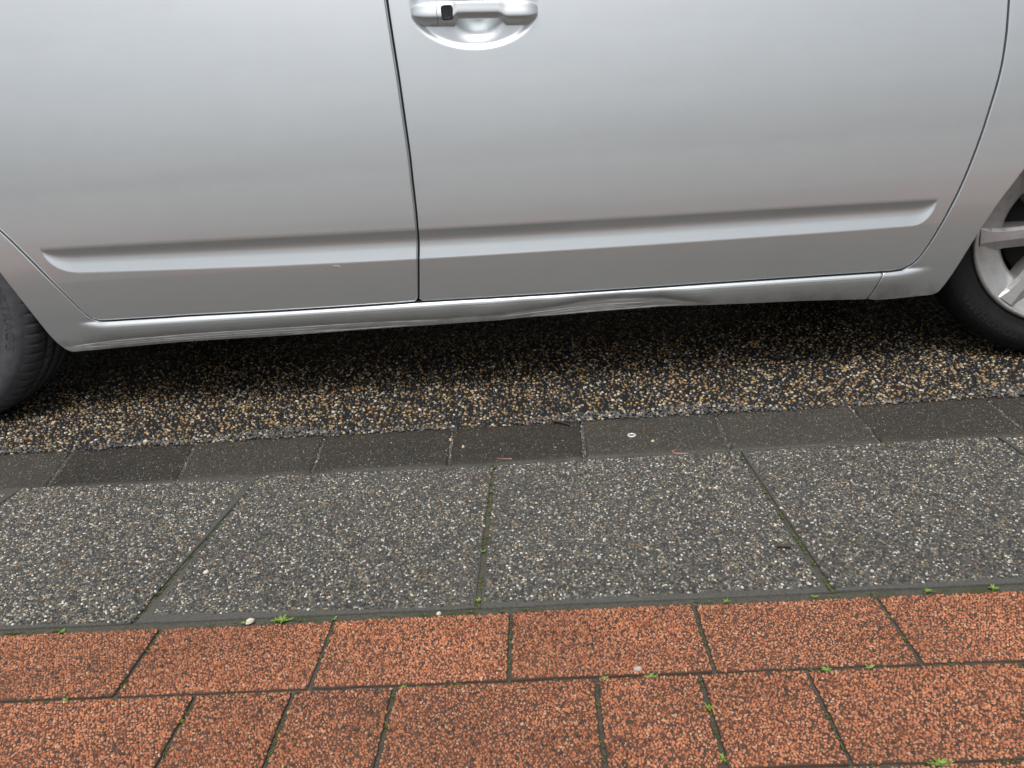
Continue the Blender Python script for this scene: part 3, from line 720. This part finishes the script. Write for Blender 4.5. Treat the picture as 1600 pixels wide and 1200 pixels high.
def make_wheel(x, steer, tyremat, lettermat, text, tmid, tscale, spokes0):
    wl = empty('wheel'); wl.parent = car
    wl.location = (x, -CY + CARY + (.004 if steer else -.014), .299 if steer else .305); wl.rotation_euler = (0, 0, steer)
    if steer: wl.scale = (.945, .945, .945)
    # tyre
    prof = [(RR - .004, .012), (RR + .004, .002), (RR + .012, -.002), (RR + .020, -.0015), (.252, -.0075), (.266, -.0105), (.280, -.0100), (.293, -.006), (.2945, -.0045), (.302, .001), (.3085, .009), (.3125, .017)]
    tread = [(.3155, .024), (.3175, .036), (.3185, .0495), (.3190, .0555), (.3115, .056), (.3115, .0645), (.3198, .065), (.3203, .085), (.3203, .0955), (.3125, .096), (.3125, .1045), (.3203, .105), (.3203, .125), (.3198, .1355), (.3115, .136), (.3115, .1445), (.3190, .145), (.3175, .165), (.3125, .184), (.300, .197), (.26, .205), (RR, .19)]
    allp = prof + tread; pitches = 72; fr = [0, .055, .075, .13, .42, .72]; k = len(allp); V, F = [], []
    angs = [2 * math.pi * (i + f_) / pitches for i in range(pitches) for f_ in fr]; n = len(angs)
    for i, a in enumerate(angs):
        for j, (r_, y) in enumerate(allp):
            dr = 0
            if i % 6 in (1, 2) and (10 <= j <= 15 or 18 <= j <= 21 or 24 <= j <= 27): dr = .0045 if j > 11 else (.0028 if j == 11 else .0015)
            aa = a + (.10 * (y - .02) if y > .012 else 0)
            V.append(((r_ - dr) * math.cos(aa), y, (r_ - dr) * math.sin(aa)))
    for i in range(n):
        i2 = (i + 1) % n
        for j in range(k - 1): F.append((i * k + j, i * k + j + 1, i2 * k + j + 1, i2 * k + j))
    ty = mesh_obj('tyre', V, F, tyremat, wl)
    # rim barrel
    prof = [(RR - .002, .020), (RR + .0015, .004), (RR, -.003), (RR - .006, -.0055), (RR - .010, -.0035), (RR - .0125, .003), (RR - .030, .010), (RR - .064, .030), (RR - .071, .040), (RR - .074, .10), (RR - .060, .18)]
    V, F = lathe(prof, 200); V = list(V); F = list(F)
    # seven tapered spokes with a chamfer along the upper edge
    for s in range(7):
        a = spokes0 + s * 2 * math.pi / 7; ca, sa = math.cos(a), math.sin(a)
        st = [(.045, .029, .030), (.10, .026, .022), (.15, .026, .012), (.185, .030, .005), (.2115, .042, -.0005)]
        b = len(V)
        for r_, hw, yf in st:
            for t_, y in ((-hw - .006, yf + .055), (-hw, yf + .016), (-hw * .10, yf), (hw * .72, yf + .001), (hw, yf + .010), (hw + .006, yf + .055)):
                V.append((r_ * ca + t_ * sa, y, r_ * sa - t_ * ca))
        for i in range(len(st) - 1):
            for j in range(5): F.append((b + i * 6 + j, b + (i + 1) * 6 + j, b + (i + 1) * 6 + j + 1, b + i * 6 + j + 1))
    hv, hf = lathe([(.0005, .018), (.025, .018), (.030, .022), (.058, .024), (.064, .032), (.066, .09)], 60)
    b = len(V); V += hv; F += [tuple(b + i for i in f) for f in hf]
    rm = mesh_obj('rim', V, F, ALLOY, wl)
    rm.data.polygons.foreach_set('use_smooth', [len(p.vertices) == 4 and i < 200 * 9 or i >= len(rm.data.polygons) - 300 for i, p in enumerate(rm.data.polygons)])
    V, F = lathe([(.0005, .072), (.14, .072), (.140, .094), (.06, .10), (.19, .125), (.19, .15)], 90)
    mesh_obj('brake_disc', V, F, BRAKE, wl)
    if text: text_ring(text, tscale[0], tscale[1], tmid, -.0098, lettermat, wl)
    return wl
fw = make_wheel(1.237, R(-13), TYRE_F, LETTER, 'YOKOHAMA', R(231), (.262, .020), R(183))
rw = make_wheel(-1.562, 0, TYRE_R, LETTER_R, 'SPORTRAC 5', R(-2), (.258, .023), R(40))

# rest of the car, above and beyond the frame
def loft(name, rows, m, smooth=True):
    n = len(rows[0]); V = [p for r_ in rows for p in r_]; F = []
    for i in range(len(rows) - 1):
        for j in range(n - 1): F.append((i * n + j, i * n + j + 1, (i + 1) * n + j + 1, (i + 1) * n + j))
    return mesh_obj(name, V, F, m, car, smooth)
def crown(x, z, hw, drop, n=13):
    return [(x, CY - hw + 2 * hw * i / (n - 1), z - drop * (2 * i / (n - 1) - 1) ** 2) for i in range(n)]
loft('roof', [crown(x, z, hw, d) for x, z, hw, d in [(.22, 1.505, .61, .05), (-.05, 1.555, .62, .05), (-.45, 1.58, .62, .05), (-.9, 1.555, .61, .05), (-1.35, 1.47, .60, .05)]], PAINT)
loft('windscreen', [crown(x, z, hw, d) for x, z, hw, d in [(.22, 1.505, .61, .05), (.7, 1.30, .68, .06), (1.18, 1.03, .76, .07)]], GLASS)
loft('rear_window', [crown(x, z, hw, d) for x, z, hw, d in [(-1.35, 1.47, .60, .05), (-1.8, 1.30, .62, .05), (-2.2, 1.10, .64, .05)]], GLASS)
loft('tailgate', [crown(x, z, hw, d) for x, z, hw, d in [(-2.2, 1.10, .64, .05), (-2.32, .98, .70, .04), (-2.36, .60, .76, .03)]], PAINT)
loft('bonnet', [crown(x, z, hw, d) for x, z, hw, d in [(1.18, 1.03, .80, .075), (1.5, .95, .80, .08), (1.85, .83, .76, .09), (2.15, .68, .66, .10)]], PAINT)
def bumper(x0, x1, sgn):
    rows = []
    for z, e in ((.20, .9), (.32, 1.0), (.48, 1.02), (.62, .97), (.72, .90)):
        rows.append([(x0 + (x1 - x0) * e * math.cos(t) ** .55 if abs(math.cos(t)) > 1e-6 else x0, CY + .875 * math.sin(t), z) for t in np.linspace(-math.pi / 2, math.pi / 2, 25)])
    return loft('front_bumper' if sgn > 0 else 'rear_bumper', rows, PAINT)
bumper(1.64, 2.38, 1); bumper(-2.0, -2.52, -1)
def side_glass():
    rows = []
    xs = np.linspace(0, 1, 30)
    bot = [(-1.55 + 2.45 * t, float(CARY - osurf(-1.55 + 2.45 * t, .99, 'x') + .012), .992) for t in xs]
    top = [(-1.30 + 1.50 * t, 2.02, 1.50 - .35 * (t - .55) ** 2 * 0.6) for t in xs]
    for v in np.linspace(0, 1, 9):
        rows.append([tuple(np.array(b_) * (1 - v) + np.array(t_) * v - np.array((0, .03 * math.sin(math.pi * v), 0))) for b_, t_ in zip(bot, top)])
    loft('side_window', rows, GLASS)
    # painted pillars and window frame
    for t0, t1 in ((-.09, -.01), (1.01, 1.07)):
        r2 = []
        for v in np.linspace(0, 1, 7):
            r2.append([tuple(np.array((-1.55 + 2.45 * t, CARY + .015, .992)) * (1 - v) + np.array((-1.30 + 1.50 * t, 2.01, 1.47)) * v - np.array((0, .03 * math.sin(math.pi * v), 0))) for t in np.linspace(t0, t1, 4)])
        loft('pillar', r2, PAINT)
    r3 = [[(-.30 + dx * (1 - .3 * v), (CARY + .006) * (1 - v) + 2.012 * v - .03 * math.sin(math.pi * v), .992 + .50 * v) for dx in (-.045, 0, .045)] for v in np.linspace(0, 1, 7)]
    loft('door_pillar', r3, DARKPLASTIC)
side_glass()
V, F = [], []
for z, e in ((.60, 0), (.74, -.14), (.80, -.30)):
    for t in np.linspace(0, 1, 9): V.append((2.17 + e * .7 - .35 * t, 1.80 + .22 * (1 - t) ** 2 + .02, z + .06 * t))
for i in range(2):
    for j in range(8): F.append((i * 9 + j, i * 9 + j + 1, (i + 1) * 9 + j + 1, (i + 1) * 9 + j))
mesh_obj('headlight', V, F, LAMP, car)

# mirror the near side to the far side (panels are in world coordinates: move them under the car's origin first)
bpy.context.view_layer.update()
for ch in list(car.children):
    if ch.type == 'MESH': ch.matrix_parent_inverse = Matrix.Translation((0, -CY, 0))
def mirror(o, parent=None):
    c = o.copy(); C.objects.link(c)
    if parent: c.parent = parent
    for ch in o.children:
        if ch.name.startswith('scratch'): continue
        mirror(ch, c)
    return c
S = Matrix.Scale(-1, 4, (0, 1, 0))
for o in [x for x in car.children if x.name.split('.')[0] in ('front_door', 'rear_door', 'body_side', 'front_fender', 'side_window', 'pillar', 'door_pillar', 'headlight', 'mud_flap')]:
    c = mirror(o); c.matrix_parent_inverse = S @ Matrix.Translation((0, -CY, 0))
for o in (fw, rw):
    c = mirror(o); c.matrix_parent_inverse = S

# ------------------------------------------------------------------ small things
def lump(name, x, y, sx, sy, sz, m, rot=0, z=0.0, seed=0):
    r_ = random.Random(seed); V = []; F = []; n, k = 9, 5
    for i in range(k):
        ph = (i / (k - 1)) * math.pi / 2
        for j in range(n):
            a = 2 * math.pi * j / n; q = r_.uniform(.8, 1.15)
            lx, ly = math.cos(a) * math.cos(ph) * q * sx / 2, math.sin(a) * math.cos(ph) * q * sy / 2
            V.append((lx * math.cos(rot) - ly * math.sin(rot), lx * math.sin(rot) + ly * math.cos(rot), math.sin(ph) * sz * r_.uniform(.85, 1.1) - sz * .12))
    for i in range(k - 1):
        for j in range(n): F.append((i * n + j, i * n + (j + 1) % n, (i + 1) * n + (j + 1) % n, (i + 1) * n + j))
    o = mesh_obj(name, V, F, m); o.location = (x, y, z); return o
WHITE_ST = flat('white_stone', (.62, .58, .50), .6); CREAM_ST = flat('cream_stone', (.55, .42, .25), .6); GREY_ST = flat('pinkish_stone', (.42, .37, .34), .7)
tag(lump('stone', -.450, .8655, .0140, .0085, .006, WHITE_ST, .5, .001, 1), 'white angular stone chip on the joint above a red paver, next to a weed', 'stone')
tag(lump('stone', .093, .7385, .0120, .0075, .004, GREY_ST, .05, .001, 2), 'flat pale pinkish stone on the lower edge of a red paver, beside a weed tuft', 'stone')
tag(lump('stone', -.174, .8665, .0075, .0055, .004, WHITE_ST, .2, -.001, 3), 'small white stone in the joint between grey slab and red paver, left of the middle', 'stone')
tag(lump('stone', .215, 1.402, .0095, .0085, .006, CREAM_ST, .8, -.008, 4), 'cream pebble on the dark kerb block beside the metal ring', 'stone')
tag(lump('stone', -.187, 1.427, .0075, .0075, .006, CREAM_ST, .1, -.008, 5), 'small cream pebble on the kerb block left of a dark curved twig', 'stone')
tag(lump('stone', -.219, 1.470, .0085, .008, .006, CREAM_ST, .1, -.010, 6), 'tan pebble wedged at the top of the joint between two kerb blocks', 'stone')
tag(lump('stone', -.94, 1.535, .010, .008, .007, WHITE_ST, .1, 0, 7), 'white pebble in the grit just behind the gutter, near the rear wheel', 'stone')
tag(lump('stone', -.57, .995, .011, .008, .005, WHITE_ST, .4, 0, 8), 'white pebble beside the slanting mossy joint of the left grey slabs', 'stone')
# metal ring
def ring():
    V, F = [], []; n, k = 40, 10
    for i in range(n):
        a = 2 * math.pi * i / n
        for j in range(k):
            b = 2 * math.pi * j / k; rr = .0072 + .0024 * math.cos(b)
            V.append((rr * math.cos(a), rr * math.sin(a), .0022 + .0017 * math.sin(b)))
    for i in range(n):
        for j in range(k): F.append((i * k + j, ((i + 1) % n) * k + j, ((i + 1) % n) * k + (j + 1) % k, i * k + (j + 1) % k))
    o = mesh_obj('metal_ring', V, F, flat('dull_zinc', (.62, .63, .61), .45, .35)); o.location = (.175, 1.4345, -.0075); return o
tag(ring(), 'small pale metal ring lying on a dark kerb block of the gutter', 'metal ring')
def tube(name, pts, rad, m, taper=True):
    P = np.array(pts, float); V, F = [], []; n = 8
    t_ = np.linspace(0, 1, len(P))
    Q = np.stack([np.interp(np.linspace(0, 1, 24), t_, P[:, i]) for i in range(3)], 1)
    Q[1:-1] = (Q[:-2] + Q[1:-1] * 2 + Q[2:]) / 4
    for i, q in enumerate(Q):
        T = Q[min(i + 1, 23)] - Q[max(i - 1, 0)]; T /= np.linalg.norm(T)
        s = np.cross(T, (0, 0, 1)); s /= np.linalg.norm(s); u_ = np.cross(s, T)
        r_ = rad * (1 if not taper else (1 - .65 * abs(i / 23 - .45) ** 1.5))
        for k in range(n):
            a = 2 * math.pi * k / n; V.append(tuple(q + r_ * (math.cos(a) * s + math.sin(a) * u_)))
    for i in range(23):
        for k in range(n): F.append((i * n + k, (i + 1) * n + k, (i + 1) * n + (k + 1) % n, i * n + (k + 1) % n))
    F.append(tuple(range(n))); F.append(tuple(23 * n + k for k in range(n))[::-1])
    return mesh_obj(name, V, F, m)
WORM = flat('worm_skin', (.36, .17, .13), .35); TWIG = flat('dark_twig', (.018, .015, .013), .6); TWIG2 = flat('brown_twig', (.06, .045, .032), .7)
zk = -.0045
tag(tube('worm', [(.276, 1.333, zk), (.262, 1.334, zk), (.2495, 1.337, zk), (.2445, 1.345, zk), (.2515, 1.352, zk), (.266, 1.353, zk)], .0016, WORM), 'pink earthworm curled like a hook on the kerb below the metal ring', 'worm')
tag(tube('worm', [(-.114, 1.361, zk - .002), (-.102, 1.358, zk - .002), (-.088, 1.354, zk - .001), (-.080, 1.353, zk)], .0018, WORM), 'brownish pink earthworm stretched along the kerb near the middle slab joint', 'worm')
tag(tube('twig', [(.008, 1.516, .002), (.024, 1.513, .001), (.038, 1.505, -.001), (.049, 1.496, -.003)], .0028, TWIG), 'dark curved twig on the upper edge of a kerb block against the driveway pebbles', 'twig')
tag(tube('twig', [(.343, .988, .004), (.352, .985, .005), (.362, .984, .004)], .0030, TWIG2, False), 'short brown twig stub lying on a grey slab near its right joint', 'twig')

# weeds in the joints
def leafmat(name, c):
    m, n, b = mat(name); p = objco(n); z = noise(n, 300, 2, .5, p); r = ramp(n, [(.3, tuple(v * .6 for v in c)), (.7, c)]); n.links.new(z.outputs['Fac'], r.inputs[0])
    n.links.new(r.outputs[0], b.inputs['Base Color']); b.inputs['Roughness'].default_value = .5; b.inputs['Subsurface Weight'].default_value = 0
    return m
WEED = leafmat('weed_leaf', (.20, .33, .045)); MOSS = leafmat('moss_green', (.115, .15, .032))
def leaves(V, F, x, y, size, n, rnd, z=-.004):
    for k in range(n):
        a = rnd.uniform(0, 6.28); L = size * rnd.uniform(.45, 1.0); wd = L * rnd.uniform(.13, .22); up = rnd.uniform(.25, 1.0)
        d = (math.cos(a), math.sin(a)); s = (-d[1], d[0]); b = len(V)
        for t, ww in ((.05, .4), (.55, 1.0), (1, .12)):
            h = up * L * (t - .45 * t * t)
            for sg, dz in ((-1, .0006), (0, 0), (1, .0006)): V.append((x + d[0] * L * t + s[0] * wd * ww * sg, y + d[1] * L * t + s[1] * wd * ww * sg, z + h + dz))
        for i in range(2):
            for j in range(2): F.append((b + i * 3 + j, b + i * 3 + j + 1, b + (i + 1) * 3 + j + 1, b + (i + 1) * 3 + j))
weeds = [
    (-.594, 1.306, .011, 'weed sprig at the kerb end of the slanting joint between the left grey slabs'),
    (-.118, 1.215, .009, 'small weed in the middle slab joint, the one nearest the kerb'),
    (-.1185, 1.02, .009, 'small weed halfway along the middle joint between grey slabs'),
    (-.1185, .893, .009, 'small weed at the paver end of the middle joint between grey slabs'),
    (-.405, .868, .018, 'spreading bright green weed on the joint right of the white angular stone'),
    (-.46, .8665, .008, 'tiny yellow green weed right behind the white angular stone'),
    (-.327, .866, .010, 'low weed where an upper red paver joint meets the grey slabs, left of centre'),
    (-.732, .865, .012, 'sparse weed with thin stalks above the leftmost upper red paver'),
    (.512, .868, .011, 'star shaped weed above the last upper red paver, second from the right edge'),
    (.603, .868, .012, 'star shaped weed at the far right of the joint above the red pavers'),
    (.358, .867, .009, 'small weed at the paver end of the right slab joint'),
    (.235, .866, .009, 'small weed on the grey joint above the fourth upper red paver'),
    (.050, .727, .011, 'weed tuft on the row joint just left of the flat pinkish stone'),
    (.107, .7255, .014, 'fresh weed tuft on the row joint just below the flat pinkish stone'),
    (-.203, .727, .009, 'weed on the row joint above the full paver, left of centre'),
    (.1665, .675, .014, 'spiky weed low in the joint between two narrow half pavers'),
    (.167, .603, .012, 'weed near the bottom end of the joint between two narrow half pavers'),
    (.322, .7265, .012, 'weed tuft on the row joint right of the narrow half pavers'),
    (.375, .7265, .012, 'weed tuft furthest right on the joint between the two paver rows'),
    (-.473, .684, .009, 'weed in the lower row joint of the left full paver'),
    (.388, .5865, .016, 'clump of weeds on the lowest joint in the right corner'),
    (-.644, .728, .010, 'weed on the row joint below the second upper red paver from the left'),
]
for i, (x, y, s, lab) in enumerate(weeds):
    V, F = [], []; rn = random.Random(100 + i); s *= .68; leaves(V, F, 0, 0, s, 15 + i % 6, rn, 0)
    if i in (4, 20, 13): leaves(V, F, s * .9, .001, s * .7, 9, rn, 0); leaves(V, F, -s * .8, .001, s * .6, 8, rn, 0)
    o = mesh_obj('weed', V, F, WEED); o.location = (x, y, -.003); tag(o, lab, 'weed', 'weeds sprouting in the paving joints')
V, F = [], []; rn = random.Random(5)
def mossline(x0, y0, x1, y1, n):
    for _ in range(n):
        t = rn.random(); cx, cy = x0 + (x1 - x0) * t, y0 + (y1 - y0) * t
        for _ in range(rn.randint(2, 8)): leaves(V, F, cx + rn.gauss(0, .004 if y0 == y1 else .0015), cy + rn.gauss(0, .0015 if y0 == y1 else .004), .0042, 3, rn, -.0035)
for a, b in zip(sx_b[3:8], sx_t[3:8]): mossline(a, YB, b, YT, 34)
for x in r1[5:12]: mossline(x, .73, x, .86, 4)
for x in r2[5:13]: mossline(x, .59, x, .72, 5)
mossline(-.9, .868, .8, .868, 26); mossline(-.9, .7275, .8, .7275, 30); mossline(-.3, .5865, .7, .5865, 20); mossline(-.594, 1.3, -.612, 1.12, 12)
moss = mesh_obj('moss', V, F, MOSS); tag(moss, 'thin green moss growing in the paving joints', kind='stuff')
